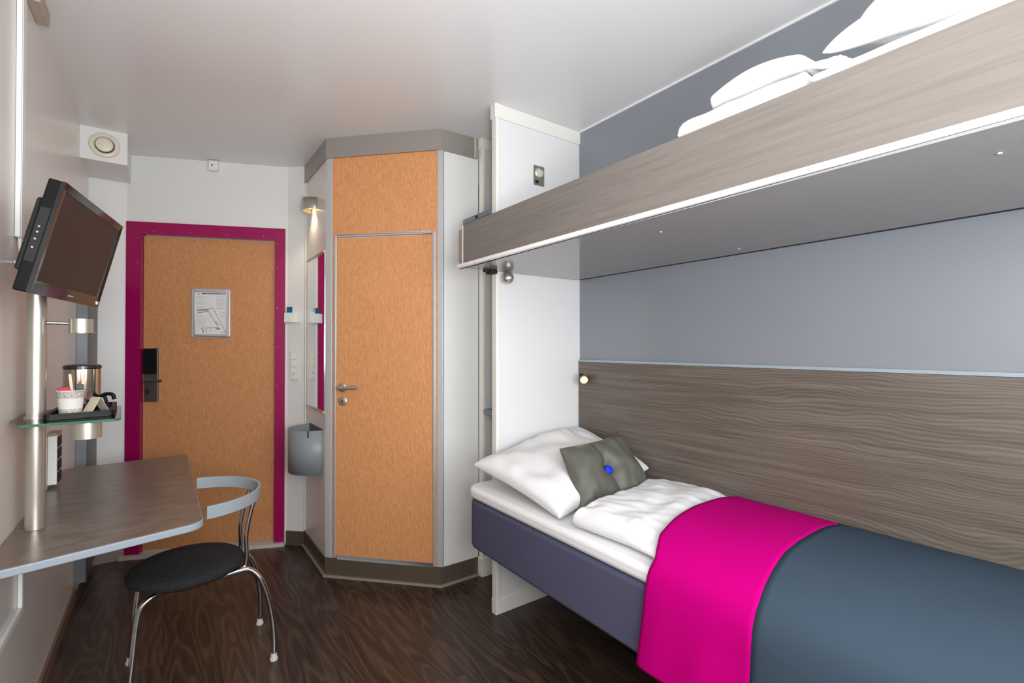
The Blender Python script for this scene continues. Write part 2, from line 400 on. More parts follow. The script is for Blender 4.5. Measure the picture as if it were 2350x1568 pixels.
# cabin door
d2 = struct(D.objects.new('door_2', None)); C.objects.link(d2)
bm = new(); tslab(.048, .062, -.01, .010, .103, 1.888, bm); tslab(.626, .640, -.01, .010, .103, 1.888, bm); tslab(.062, .626, -.01, .010, 1.876, 1.888, bm)
obj('door_frame', bm, ALU, d2, bevel=.003)
obj('door_leaf', tslab(.063, .625, -.03, .002, .118, 1.873), VENEER2, d2)
hp = tp(.100, .002); dd = (nT.x, nT.y, 0)
rose = obj('handle_rose', lathe(new(), [(0, .008), (.022, .008), (.026, .004), (.026, 0)], 28, axis((*hp, 1.045), dd)), STEEL, d2, True)
hx = [(*tp(.100, .008), 1.045), (*tp(.100, .045), 1.045), (*tp(.112, .056), 1.045), (*tp(.150, .056), 1.046), (*tp(.215, .054), 1.049)]
obj('door_handle', tube(new(), smoothpath(hx, 6), .0095), STEEL, d2, True)
e2 = obj('lock_escutcheon', lathe(new(), [(0, .006), (.022, .006), (.026, .003), (.026, 0)], 28, axis((*hp, .970), dd)), STEEL, d2, True)
obj('keyhole', tslab(.097, .103, .0075, .0095, .961, .978), BLACKM, e2)

# partition between the beds and the niche, niche back panel, shelves
pt = struct(D.objects.new('wall_partition', None)); C.objects.link(pt)
obj('panel', box(new(), 1.282, XR, 1.918, 1.944, .04, 2.37), mat('partition_laminate', (226, 227, 228), .22), pt)
bm = new(); box(bm, 1.278, 1.300, 1.912, 1.950, .02, 2.37); obj('edge_profile', bm, CREAM, pt, bevel=.003)
bm = new(); box(bm, 1.270, XR, 1.908, 1.952, 2.365, H); obj('ceiling_strip', bm, CREAM, pt, bevel=.003)
bm = new(); box(bm, 1.276, XR, 1.911, 1.951, 0, .07); obj('floor_strip', bm, CREAM, pt, bevel=.003)
pt2 = struct(D.objects.new('wall_niche', None)); C.objects.link(pt2)
obj('panel', box(new(), 1.445, XR, 2.285, 2.305, .04, 2.39), WALLW, pt2)
obj('edge_profile', box(new(), 1.430, 1.452, 2.276, 2.312, .02, 2.38), CREAM, pt2, bevel=.003)
obj('ceiling_strip', box(new(), 1.422, XR, 2.274, 2.314, 2.375, H), CREAM, pt2, bevel=.003)
obj('floor_strip', box(new(), 1.422, XR, 2.270, 2.314, 0, .10), CREAM, pt2, bevel=.003)
s1 = thing('wall_shelf', (1.55, 2.09, 1.925), 'blue-grey shelf high in the niche, just above the end of the upper bunk', 'shelf')
obj('board', box(new(), -.259, .27, -.143, .160, -.003, .022), BLUEGREY, s1, bevel=.002)
obj('socket_slot', box(new(), -.261, -.257, .010, .032, .001, .015), BLACKM, s1, label='black square recess')
s2 = tag(obj('wall_shelf', box(new(), 1.435, XR-.003, 1.947, 2.274, .895, .925), BLUEGREY, bevel=.002), 'grey shelf low in the narrow white niche between cabin and bed partition', 'shelf')

# headboard panel on the right wall
hb = thing('headboard_panel', (XR, .5, .1), 'grey-brown wavy wood-grain headboard panel along the wall beside the lower bed', 'headboard')
obj('board', box(new(), -.014, -.0005, -1.4, 1.410, 0, 1.088), HEADB, hb)
obj('top_trim', box(new(), -.016, -.0005, -1.4, 1.410, 1.089, 1.100), HBTRIM, hb)

# ------------------------------------------------------------------ lower bed
bed = thing('single_bed', (1.45, .9, .35), 'lower single bed with purple-grey upholstered base fixed to the headboard wall', 'bed')
def local(bm, root):
    bmesh.ops.translate(bm, verts=bm.verts, vec=-Vector(root.location)); return bm
bx0, bx1, by0, by1 = 1.100, 1.797, -.12, 1.893
bm = prism(new(), roundpoly([(bx0, by0), (bx1, by0), (bx1, by1), (bx0, by1)], [.04, .02, .02, .075], 8), .385, .598)
obj('upholstered_base', local(bm, bed), BASEF, bed, bevel=.018, seg=4)
bm = prism(new(), roundpoly([(bx0-.004, by0-.01), (bx1+.01, by0-.01), (bx1+.01, by1+.006), (bx0-.004, by1+.006)], [.05, .02, .02, .07], 8), .600, .652)
obj('mattress_topper', local(bm, bed), LINEN, bed, bevel=.022, seg=5)
bm = new(); box(bm, 1.76, 1.811, -.1, 1.88, .30, .384)
obj('wall_strip', local(bm, bed), CREAM, bed)
bm = new(); box(bm, 1.35, 1.40, -.05, .0, 0, .384); obj('leg', local(bm, bed), ALU, bed)

def pillow(name, cs, T, Tb, m, parent=None, pinch=.10, seed=0, wr=.008, N=44, button=None, up=None, pw=.42, loc=None, wrs=5):
    """closed pillow over the quad cs = (c00, c10, c11, c01)"""
    c00, c10, c11, c01 = [Vector(c) for c in cs]
    n = (c10-c00).cross(c01-c00).normalized()
    if up is not None and n.dot(Vector(up)) < 0: n = -n
    bm = new(); side = []
    for sg, TT in ((1, T), (-1, Tb)):
        g = []
        for i in range(N+1):
            row = []
            for j in range(N+1):
                a = math.sin((i/N-.5)*PI); b = math.sin((j/N-.5)*PI)
                u = a*(1-pinch*(1-b*b)**1.0*abs(a)**2); v = b*(1-pinch*(1-a*a)**1.0*abs(b)**2)
                s, t = (u+1)/2, (v+1)/2
                p = c00*(1-s)*(1-t)+c10*s*(1-t)+c11*s*t+c01*(1-s)*t
                e = max(0, (1-a*a)*(1-b*b)); h = TT*e**pw
                edge = min(1, e*6)
                h += edge*(fold(p.x, p.y, p.z, wrs, wr*2.2, seed+sg*9)+fold(p.x*1.8, p.y*.8, p.z, wrs*2.4, wr, seed+40))
                # radial pulls toward the corners
                h += edge*wr*.8*math.sin(9*math.atan2(b, a)+seed)*max(0, (abs(a)*abs(b))**.7)*(1-e)
                if button:
                    r = math.hypot(a, b); h *= 1-.55*math.exp(-(r/.22)**2)*(1 if sg > 0 else .3)
                    h -= .30*TT*math.exp(-((a+.10*b)/.09)**2)*math.exp(-(abs(b)/.9)**4)*edge*(sg > 0)
                row.append(bm.verts.new(p+n*sg*max(h, 0)))
            g.append(row)
        side.append(g)
    for k, g in enumerate(side):
        for i in range(N):
            for j in range(N): bm.faces.new((g[i][j], g[i+1][j], g[i+1][j+1], g[i][j+1]))
    bmesh.ops.remove_doubles(bm, verts=bm.verts, dist=2e-4)
    if loc: bmesh.ops.translate(bm, verts=bm.verts, vec=-Vector(loc))
    return obj(name, bm, m, parent, True, None if parent else loc)

pl = pillow('bed_pillow', [(1.108, 1.835, .748), (1.125, 1.285, .668), (1.800, 1.440, .712), (1.790, 1.890, .835)], .085, .035, LINEN, up=(0, 0, 1), seed=3, wr=.011, pinch=.055, loc=(1.45, 1.62, .655), pw=.31)
tag(pl, 'white pillow at the head of the lower bed, partly behind the grey cushion', 'pillow')

# cushion leaning on the pillow
cz = [(1.247, 1.310, .652), (1.640, 1.290, .672), (1.600, 1.430, .888), (1.282, 1.465, .862)]
cu = thing('throw_cushion', (1.44, 1.32, .655), 'square olive-grey satin cushion with a blue button, leaning on the lower bed pillow', 'cushion')
pillow('cushion_cover', cz, .062, .04, CUSH, cu, pinch=.05, seed=11, wr=.008, button=True, up=(0, -1, .6), loc=(1.44, 1.32, .655), wrs=8)
_c = [Vector(c) for c in cz]; cc = sum(_c, Vector())/4; cn = (_c[1]-_c[0]).cross(_c[3]-_c[0]).normalized()
if cn.y > 0: cn = -cn
bm = lathe(new(), [(0, .010), (.012, .010), (.0175, .006), (.0185, 0), (.014, -.004)], 24, axis(cc+cn*.030-Vector((0,0,.008))-Vector((1.44, 1.32, .655)), cn))
obj('button', bm, BLUE, cu, True, label='bright blue round button')
tf = new(); tl = cz[2]
for k in range(7):
    a = k*.9; lathe(tf, [(0, -.009), (.006, -.005), (.008, 0), (.006, .005), (0, .009)], 8, Matrix.Translation((tl[0]-1.44-.006+.008*math.cos(a), tl[1]-1.32+.008*math.sin(a), tl[2]-.655+.003+.004*(k % 3))))
obj('tassel', tf, mat('mauve_tassel', (88, 68, 78), .9), cu, True, label='small mauve tassel at the top corner')

def quilt(name, x0, x1, y0, y1, zb, top, m, r=.05, nx=46, ny=60, seed=0, wr=.006, label=None, skew=None, cat=None, damp=None):
    """soft closed slab, rounded at its rim; top(x, y) gives its height"""
    bm = new(); G = []; B = []
    for i in range(nx+1):
        ga = []; gb = []
        for j in range(ny+1):
            u = .5-.5*math.cos(PI*i/nx); v = j/ny; v = v if ny < 10 else .5*v+.5*(.5-.5*math.cos(PI*v))
            x = x0+(x1-x0)*u; y = y0+(y1-y0)*v
            dx = min(u, 1-u)*(x1-x0); dy = min(v, 1-v)*(y1-y0)
            f = math.sqrt(max(0, 1-max(0, 1-min(dx, dy, (dx*dx+dy*dy)**.5*.72)/r)**2))
            if skew: xx, yy = skew(x, y)
            else: xx, yy = x, y
            h = top(x, y)-zb
            k_ = 1 if (damp is None or y > damp) else .25
            wz = fold(x*1.1, y*1.6, 0, 6, wr*2.2, seed)+fold(x*2.2+y, y-x*.6, 0, 11, wr*1.1, seed+5)
            wz += wr*.7*math.sin(26*y+9*x+3*noise.noise(Vector((x*4, y*4, seed))))*noise.noise(Vector((x*3+7, y*3, seed)))
            mid = zb+h*.42
            ga.append(bm.verts.new((xx, yy, mid+(h*.58+wz*k_)*f))); gb.append(bm.verts.new((xx, yy, mid-(mid-zb)*f)))
        G.append(ga); B.append(gb)
    for g in (G, B):
        for i in range(nx):
            for j in range(ny): bm.faces.new((g[i][j], g[i+1][j], g[i+1][j+1], g[i][j+1]))
    bmesh.ops.remove_doubles(bm, verts=bm.verts, dist=1e-5)
    return bm
def duvtop(x, y):
    t = max(0, min(1, (x-1.45)/.37)); f = max(0, 1-(x-1.13)/.12)
    c = max(0, min(1, (y-.93)/.12))
    return .700+.036*c-.056*t*t-.012*f*f
bm = quilt('d', 1.128, 1.812, -.05, 1.30, .655, duvtop, LINEN, r=.040, nx=70, ny=150, seed=2, wr=.007, damp=.96, skew=lambda x, y: (x+.010*math.sin(y*8), y-(1.30-1.215)*max(0, 1-(x-1.128)/.55)*max(0, (y-.6)/.7)+.05*max(0, (x-1.5)/.3)*max(0, (y-.6)/.7)))
o = tag(obj('folded_duvet', bm, LINEN, smooth=True), 'white duvet folded flat on the lower bed under the magenta and slate bedspread', 'duvet')

# bedspread draped over duvet and bed side
bs = thing('bedspread', (1.45, .5, .74), 'bedspread with a magenta band and a slate-grey field, draped over the lower bed', 'bedspread')
prof = [(1.808, .684), (1.74, .699), (1.64, .718), (1.52, .732), (1.40, .739), (1.29, .737), (1.205, .722), (1.150, .703), (1.110, .677), (1.089, .645), (1.080, .60), (1.077, .54), (1.073, .46), (1.069, .385)]
pp = smoothpath([(x, 0, z) for x, z in prof], 6)
def lerp(tab, x):
    if x <= tab[0][0]: return tab[0][1]
    for (a, b), (c, d) in zip(tab, tab[1:]):
        if x <= c: return b+(d-b)*(x-a)/(c-a)
    return tab[-1][1]
def drape(yA, yB, ny, m, name, lab, dz=0):
    bm = new(); g = []; Lx = 0
    for k, p in enumerate(pp):
        hang = max(0, .62-p.z); row = []
        a, b = yA(p.x, hang), yB(p.x, hang)
        for j in range(ny+1):
            y = a+(b-a)*j/ny
            nx_ = -1 if hang > 0 else 0
            w = .0045*math.sin(y*17+1)*min(1, hang/.1)+.003*math.sin(y*41+p.z*9)*min(1, hang/.12)
            zz = fold(p.x, y, 0, 5, .003, 7)+.003 if hang <= 0 else 0
            row.append(bm.verts.new((p.x-w-dz*(hang > 0)-1.45, y-.5, p.z+zz*min(1, max(0, (p.z-.64)/.05))+dz-.74-.0*hang)))
        g.append(row)
    for i in range(len(g)-1):
        for j in range(ny): bm.faces.new((g[i][j], g[i+1][j], g[i+1][j+1], g[i][j+1]))
    return obj(name, bm, m, bs, True, solid=.003, label=lab)
far = lambda x, h: lerp([(1.07, .880), (1.11, .868), (1.18, .905), (1.44, .958), (1.82, 1.020)], x)+.02*h*0+(.0 if h <= 0 else .09*h)
bnd = lambda x, h: lerp([(1.07, .580), (1.11, .578), (1.29, .606), (1.75, .655), (1.82, .682)], x)+(.0 if h <= 0 else .05*h)
drape(far, bnd, 24, PINK, 'magenta_band', 'magenta cloth band')
drape(bnd, lambda x, h: -.13, 40, DGREY, 'slate_field', 'slate-grey cloth')

# ------------------------------------------------------------------ upper bunk
bk = thing('bunk_bed', (1.44, .9, 1.626), 'upper bunk with grey wood-grain side board and white underside', 'bunk bed')
kx, ky = 1.056, 1.905
out = roundpoly([(kx+.004, -.15), (XR-.040, -.15), (XR-.040, ky), (kx+.004, ky)], [.0, .0, .0, .045], 8)
bm = prism(new(), out, 1.626, 1.650)
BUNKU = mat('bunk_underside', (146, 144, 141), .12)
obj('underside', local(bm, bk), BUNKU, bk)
bm = prism(new(), roundpoly([(kx-.004, -.15), (kx+.02, -.15), (kx+.02, ky-.06), (kx+.02, ky+.004), (kx-.004, ky+.004)], [0, 0, 0, 0, .03], 6), 1.620, 1.6335)
obj('edge_profile', local(bm, bk), mat('white_edge', (236, 236, 236), .3), bk, bevel=.004, seg=4)
bm = box(new(), kx, kx+.020, -.15, ky-.062, 1.632, 1.800)
obj('side_board', local(bm, bk), BUNKF, bk)
bm = box(new(), kx-.001, kx+.021, ky-.066, ky-.060, 1.632, 1.800)
obj('board_edge', local(bm, bk), CREAM, bk)
bm = prism(new(), roundpoly([(kx+.003, ky-.060), (kx+.023, ky-.060), (kx+.10, ky-.02), (kx+.10, ky), (kx+.003, ky)], [0, 0, 0, 0, .03], 6), 1.650, 1.787)
obj('end_cap', local(bm, bk), mat('taupe_plastic', (150, 138, 130), .45), bk)
bm = new(); box(bm, XR-.039, XR-.001, -.15, ky, 1.629, 1.70); obj('wall_strip', local(bm, bk), BLACKM, bk)  # black strip stands in for the shade in the gap between bunk and wall
bm = box(new(), kx+.03, XR-.03, -.15, 1.88, 1.652, 1.795)
obj('mattress', local(bm, bk), LINEN, bk, bevel=.02, seg=3)
for i, (x, y) in enumerate([(1.16, 1.80), (1.76, 1.78), (1.25, .95), (1.70, .95), (1.25, .2)]):
    obj('screw', local(lathe(new(), [(.006, 1.6262), (.005, 1.6235), (0, 1.623)], 10, Matrix.Translation((x, y, 0))), bk), STEEL, bk, True)
obj('latch', local(box(box(new(), 1.212, 1.248, 1.855, 1.90, 1.606, 1.6255), 1.192, 1.222, 1.87, 1.895, 1.614, 1.6255), bk), BLACKM, bk, bevel=.003, label='black latch under the bunk')
bm = lathe(new(), [(0, .066)]+[(.0290*math.cos(a), .0355+.0290*math.sin(a)) for a in [PI/2*.9-k*PI*.9/14 for k in range(15)]]+[(.010, .004), (.010, 0)], 28, axis((1.325, 1.9175, 1.5965), (0, -1, 0)))
obj('ball_knob', bm, STEEL, pt, True, label='brushed steel ball knob')

# upper bedding
bm = quilt('q', 1.062, 1.79, -.14, .445, 1.8012, lambda x, y: 1.826, LINEN, r=.02, nx=30, ny=40, seed=9, wr=.002)
tag(obj('folded_duvet', bm, LINEN, smooth=True), 'white duvet lying on the upper bunk under its pillow', 'duvet')
pl = pillow('bed_pillow', [(1.135, .448, 1.895), (1.110, -.12, 1.91), (1.55, -.12, 2.12), (1.56, .43, 2.10)], .10, .07, LINEN, up=(0, 0, 1), seed=21, wr=.012, pinch=.08, loc=(1.42, .15, 1.83))
tag(pl, 'white pillow on the upper bunk at the top right of the photo', 'pillow')
def towel(name, x0, x1, y0, y1, zb, T, seed, tilt=0):
    return quilt(name, x0, x1, y0, y1, zb, lambda x, y: zb+T+tilt*(y-y0), TOWEL, r=.022, nx=30, ny=40, seed=seed, wr=.0035)
bm = towel('t', 1.085, 1.46, .455, .772, 1.796, .062, 3)
tag(obj('folded_towel', bm, TOWEL, smooth=True), 'larger white folded towel at the bottom of the stack on the upper bunk', 'towel', 'folded towels on the upper bunk')
# upper towel: a fat fold whose open ends lie ruffled towards the pillow
bm = new(); N = 40; g = []
for i in range(N+1):
    t = i/N; y = .712-.245*t; row = []
    hh = .020+.018*math.sin(PI*min(1, t*1.05))**.8+.004*t; zc = 1.863+hh
    rr = math.sqrt(max(.0, 1-max(0, 1-t/.09)**2))
    if t > .9: rr = math.sqrt(max(0, 1-((t-.9)/.1)**2))
    for k in range(24):
        a = 2*PI*k/24; ex = abs(math.cos(a))**.55*math.copysign(1, math.cos(a)); ez = abs(math.sin(a))**.8*math.copysign(1, math.sin(a))
        n_ = fold(ex, y*2, ez, 5, .006, 31)
        row.append(bm.verts.new((1.245+.135*ex*max(rr, .02)+n_, y, zc+(hh*ez+n_)*max(rr, .02))))
    g.append(row)
for a, b in zip(g, g[1:]):
    for k in range(24): bm.faces.new((a[k], a[(k+1) % 24], b[(k+1) % 24], b[k]))
bm.faces.new(g[0]); bm.faces.new(g[-1])
tag(obj('folded_towel', bm, TOWEL, smooth=True), 'smaller rolled white towel lying on top of the larger towel on the upper bunk', 'towel', 'folded towels on the upper bunk')
bm = pillow('towel_flannel', [(1.10, .470, 1.862), (1.10, .395, 1.835), (1.30, .395, 1.840), (1.30, .470, 1.868)], .030, .012, TOWEL, up=(0, 0, 1), seed=5, wr=.007, N=26, loc=(1.2, .43, 1.84), wrs=18)
bm.name = 'face_cloth'; tag(bm, 'crumpled white face cloth at the pillow end of the towel stack on the upper bunk', 'towel')

# reading plate on partition, reading lamp on headboard
rp = thing('reading_light', (1.543, 1.918, 2.139), 'grey metal plate with a round lamp and a black switch, high on the white partition', 'light')
bm = prism(new(), roundpoly([(-.034, -.050), (.034, -.050), (.034, .050), (-.034, .050)], [.006]*4, 4), 0, .003)
bmesh.ops.transform(bm, matrix=Matrix.Rotation(PI/2, 4, 'X'), verts=bm.verts); obj('plate', bm, mat('taupe_metal', (150, 143, 132), .4, .6), rp)
bm = lathe(new(), [(.027, .003), (.027, .006), (.023, .009), (.020, .006), (.020, .004)], 30, axis((0, 0, .014), (0, -1, 0))); obj('lamp_ring', bm, STEEL, rp, True)
bm = lathe(new(), [(0, .007), (.014, .0065), (.020, .004)], 26, axis((0, 0, .014), (0, -1, 0))); obj('lens', bm, mat('frosted_lens', (205, 205, 200), .3), rp, True)
obj('switch', box(new(), -.024, -.006, -.008, -.003, -.040, -.026), BLACKM, rp, bevel=.001)
rl = thing('reading_lamp', (1.812, 1.840, 1.098), 'small lit round brass reading lamp at the far end of the headboard panel', 'lamp')
dv = Vector((-.80, -.60, -.02)).normalized()
obj('stem', tube(new(), [(0, 0, .008), (-.025, 0, .008)], .006), BLACKM, rl, True)
c0 = Vector((-.028, -.004, 0))
bm = lathe(new(), [(0, -.018), (.020, -.018), (.0235, -.014), (.0235, .016), (.021, .020), (.0165, .019), (.0155, .013)], 28, axis(c0, dv)); obj('lamp_head', bm, mat('brass', (205, 170, 95), .3, 1), rl, True)
bm = lathe(new(), [(0, .015), (.0155, .014)], 24, axis(c0, dv)); obj('lamp_glass', bm, GLOW, rl, True)
obj('switch', box(new(), -.045, -.032, .006, .018, .020, .030), BLACKM, rl)
l = D.lights.new('reading_lamp_light', 'SPOT'); l.energy = 1.0; l.color = (1, .80, .5); l.spot_size = 2.2; l.spot_blend = .8; l.shadow_soft_size = .012
o = D.objects.new('reading_lamp_light', l); C.objects.link(o); o.matrix_world = axis(Vector((1.812, 1.840, 1.098))+c0+dv*.024, -dv)

# ------------------------------------------------------------------ things on the cabin side and by the door
mr = thing('wall_mirror', (.733, 3.036, .90), 'tall narrow mirror with thin metal edges on the side of the cabin', 'mirror')
obj('glass', box(new(), -.003, -.0005, -.198, .198, .006, .904), MIRROR, mr)
obj('top_edge', box(new(), -.010, 0, -.200, .200, .904, .914), STEEL, mr); obj('bottom_edge', box(new(), -.010, 0, -.200, .200, -.004, .006), STEEL, mr)
wl = thing('wall_lamp', (.733, 3.085, 2.10), 'brushed steel half-round wall lamp shining down above the mirror', 'lamp')
bm = lathe(new(), [(.050, .058), (.068, .062), (.068, -.004), (.064, -.006), (.064, .052), (0, .052)][1:], 32, None, PI/2, 3*PI/2)
obj('shade', bm, STEEL, wl, True, solid=.002)
obj('top_cap', prism(new(), [(.066*math.cos(PI/2+PI*k/24), .066*math.sin(PI/2+PI*k/24)) for k in range(25)], .057, .062), STEEL, wl)
bm = lathe(new(), [(0, .012), (.024, .012), (.027, .016)], 24, Matrix.Translation((-.030, 0, 0))); obj('lamp_glass', bm, GLOW, wl, True)
l = D.lights.new('wall_lamp_light', 'SPOT'); l.energy = 4.0; l.color = (1, .85, .6); l.spot_size = 2.0; l.spot_blend = .6; l.shadow_soft_size = .02
o = D.objects.new('wall_lamp_light', l); C.objects.link(o); o.location = (.703, 3.085, 2.108)

wb = thing('waste_bin', (.733, 3.02, .545), 'grey half-round waste bin hanging on the cabin side under the mirror', 'bin')
R_ = .150; arc = [(-R_*math.sin(PI*k/36), R_*math.cos(PI*k/36)) for k in range(37)]
arc = [(-R_*math.sin(PI*k/72), R_*math.cos(PI*k/72)) for k in range(73)]
bm = new(); ri = R_-.004
def wallgrid(bm, pts, z0, z1, flip=False, skip=None):
    for a, b in zip(pts, pts[1:]): 
        v = [bm.verts.new((*a, z0)), bm.verts.new((*b, z0)), bm.verts.new((*b, z1)), bm.verts.new((*a, z1))]; bm.faces.new(v)
NS = 60
for i in range(72):
    a, b = arc[i], arc[i+1]; zt = .250
    v = [bm.verts.new((*a, 0)), bm.verts.new((*b, 0)), bm.verts.new((*b, zt)), bm.verts.new((*a, zt))]; bm.faces.new(v)
bmesh.ops.remove_doubles(bm, verts=bm.verts, dist=1e-5)
obj('front_shell', bm, GREYP, wb, True, solid=.003)
obj('slot', box(new(), -.0035, .0035, -.001, .0012, .212, .2505), BLACKM, wb, label='black vertical slot').matrix_local = Matrix.Translation((*[c*1.012 for c in arc[NS]], 0)) @ Matrix.Rotation(math.atan2(arc[NS][1], arc[NS][0])+PI/2, 4, 'Z')  # black piece on the shell stands in for the shade inside an open slot
bm = new(); v = [bm.verts.new((*p, .002)) for p in arc]; bm.faces.new(v); obj('bottom', bm, GREYP, wb, solid=.003)
obj('back_plate', box(new(), -.004, -.0005, -R_, R_, 0, .255), mat('bin_inside', (70, 73, 76), .4, .3), wb)

bm = new()
nS = (Vector(TA)-Vector(W3)); nS.normalize(); nn = Vector((nS.y, -nS.x)); nn = -nn if nn.y > 0 else nn
def sp(s, off): p = Vector(W3)+nS*s+nn*off; return (p.x, p.y)
def sslab(s0, s1, o0, o1, z0, z1): return prism(new(), [sp(s0, o0), sp(s1, o0), sp(s1, o1), sp(s0, o1)], z0, z1)
ch = thing('key_card_switch', (*sp(.045, 0), 1.42), 'white key card holder with a teal card in it, between door frame and cabin', 'card holder')
def rel(bm, root): return local(bm, root)
obj('housing', rel(sslab(.010, .088, 0.0005, .022, 1.425, 1.502), ch), WHITEP, ch, bevel=.003)
obj('card_pocket', rel(sslab(.010, .060, .022, .055, 1.425, 1.487), ch), WHITEP, ch, bevel=.003)
obj('key_card', rel(sslab(.018, .054, .034, .037, 1.487, 1.525), ch), BLUECARD, ch, label='teal plastic card')
obj('marking', rel(sslab(.028, .044, .0551, .0555, 1.429, 1.432), ch), INKL, ch)
so = thing('wall_socket', (*sp(.045, 0), 1.05), 'ivory switch and socket plate on the wall between door frame and cabin', 'socket')
obj('plate', rel(sslab(.022, .078, 0.0005, .010, 1.055, 1.240), so), SOCK, so, bevel=.002)
for k, (a, b) in enumerate(((1.192, 1.232), (1.145, 1.186))): obj('switch_rocker', rel(sslab(.032, .068, .010, .0135, a, b), so), WHITEP, so, bevel=.0015)
sk = obj('socket_insert', rel(sslab(.032, .068, .010, .012, 1.070, 1.135), so), WHITEP, so, bevel=.0015)
for dx, dz in ((-.009, 0), (.009, 0), (0, -.012)):
    obj('pin_hole', rel(sslab(.05+dx-.002, .05+dx+.002, .012, .0126, 1.103+dz-.003, 1.103+dz+.003), so), BLACKM, sk)

ep = thing('notice_frame', (*wp(.43, -.02), 1.48), 'silver snap frame with an evacuation plan, on the entrance door', 'notice')
def nsl(s0, s1, o0, o1, z0, z1, bm=None):
    return wslab(s0, s1, o0, o1, z0, z1, bm)
a0, a1, b0, b1 = .343, .563, 1.333, 1.632
bm = nsl(a0, a0+.018, -.0215, -.010, b0, b1); nsl(a1-.018, a1, -.0215, -.010, b0, b1, bm); nsl(a0+.018, a1-.018, -.0215, -.010, b0, b0+.018, bm); nsl(a0+.018, a1-.018, -.0215, -.010, b1-.018, b1, bm)
obj('frame', local(bm, ep), ALU, ep, bevel=.004)
pg = obj('plan_sheet', local(nsl(a0+.016, a1-.016, -.0213, -.017, b0+.016, b1-.016), ep), PAPER, ep)
def P2(u, v):   # sheet coordinates 0..1 from the lower left
    return a0+.018+u*(a1-a0-.036), b0+.018+v*(b1-b0-.036)
def ink(items, m, name, lab=None):
    bm = new()
    for (u0, v0, u1, v1, wd) in items:
        x0, z0 = P2(u0, v0); x1, z1 = P2(u1, v1); d = Vector((x1-x0, z1-z0)).normalized(); n = Vector((-d.y, d.x))*wd/2
        q = [(x0+n.x, z0+n.y), (x0-n.x, z0-n.y), (x1-n.x, z1-n.y), (x1+n.x, z1+n.y)]
        vs = []
        for o_ in (-.0170, -.0166):
            vs.append([bm.verts.new((*wp(x, o_), z)) for x, z in q])
        bm.faces.new(vs[0]); bm.faces.new(vs[1])
        for i in range(4): bm.faces.new((vs[0][i], vs[0][(i+1) % 4], vs[1][(i+1) % 4], vs[1][i]))
    return obj(name, local(bm, ep), m, pg, label=lab)
it = []; u = .20
rnd = random.Random(8)
while u < .93:
    l_ = rnd.uniform(.03, .075); it.append((u, .965, min(u+l_, .95), .965, .0055)); u += l_+.012
it.append((.105, .955, .135, .955, .008))
ink(it, mat('navy_ink', (45, 48, 80), .8), 'heading_print')
it = []
for v in (.90, .87, .82, .765, .74, .71, .64, .60, .43, .40, .36, .33, .29, .26, .23, .17): it.append((.05, v, rnd.uniform(.25, .38), v, .0018))
for v in (.89, .83, .80, .76, .74, .70, .69, .63, .61): it.append((.66, v, rnd.uniform(.85, .97), v, .0018))
ink(it, INKL, 'text_lines')
ink([(.06, .55, .43, .60, .002), (.07, .50, .42, .545, .003), (.43, .60, .55, .625, .002), (.55, .625, .93, .08, .002), (.42, .545, .72, .16, .002), (.36, .15, .74, .15, .002), (.36, .15, .36, .03, .002), (.20, .15, .27, .03, .003), (.27, .20, .27, .03, .0015), (.80, .04, .97, .04, .002), (.97, .04, .93, .09, .002), (.66, .27, .74, .22, .0025), (.62, .29, .68, .29, .003), (.46, .13, .50, .06, .002)], INK, 'floor_plan')
ink([(.08, .565, .42, .575, .006)], INKG, 'corridor_mark', 'olive-green corridor mark'); ink([(.66, .13, .78, .12, .008)], INKG, 'stair_mark', 'olive-green stair mark')
ink([(.80, .52, .83, .52, .003), (.80, .47, .83, .47, .003), (.80, .42, .84, .42, .005), (.87, .47, .93, .47, .002), (.87, .52, .93, .52, .002), (.87, .42, .93, .42, .002)], INKR, 'legend_marks')

# ventilation box in the upper left corner, small sensor
vb = struct(D.objects.new('trim_6', None)); C.objects.link(vb)
bm = prism(new(), [(XL, 3.365), (-.172, 3.365), (-.172, 3.722), (XL, 3.722)], 2.262, H); obj('boxing', bm, WALLW, vb)
vt = thing('air_vent', (-.268, 3.365, 2.348), 'round cream air vent on the white box in the upper left ceiling corner', 'vent')
A = axis((0, 0, 0), (0, -1, 0))
obj('ring', lathe(new(), [(.066, 0), (.066, .004), (.060, .010), (.046, .010), (.041, .002)], 40, A), mat('cream_vent', (222, 214, 196), .4), vt, True)
obj('disc', lathe(new(), [(0, .018), (.030, .016), (.0365, .012), (.034, .004)], 40, A), mat('cream_vent_disc', (226, 218, 202), .4), vt, True)
obj('throat', lathe(new(), [(0, .001), (.043, .0012)], 32, A), mat('vent_throat', (90, 78, 64), .7), vt, True)
px_, py_ = .230, 3.500
sn = thing('wall_sensor', (px_, py_, 2.39), 'small cream square sensor above the entrance door at the ceiling', 'sensor')
def ws(s0, s1, o0, o1, z0, z1): return local(wslab(s0, s1, o0, o1, z0, z1), sn)
sC = (Vector((px_, py_))-Vector(W2)).dot(uW)
obj('housing', ws(sC-.026, sC+.026, .0005, .034, 2.368, 2.430), CREAM, sn, bevel=.003)
obj('lens', ws(sC-.010, sC-.002, .034, .0355, 2.396, 2.404), BLACKM, sn)
obj('side_cover', ws(sC+.012, sC+.0255, .034, .0365, 2.372, 2.428), WHITEP, sn)
jb = tag(obj('junction_box', box(new(), XL+.0005, XL+.034, 2.15, 2.305, 2.385, 2.4335), mat('beige_box', (178, 165, 150), .5), bevel=.003), 'small beige box in the ceiling corner at the top left', 'junction box')

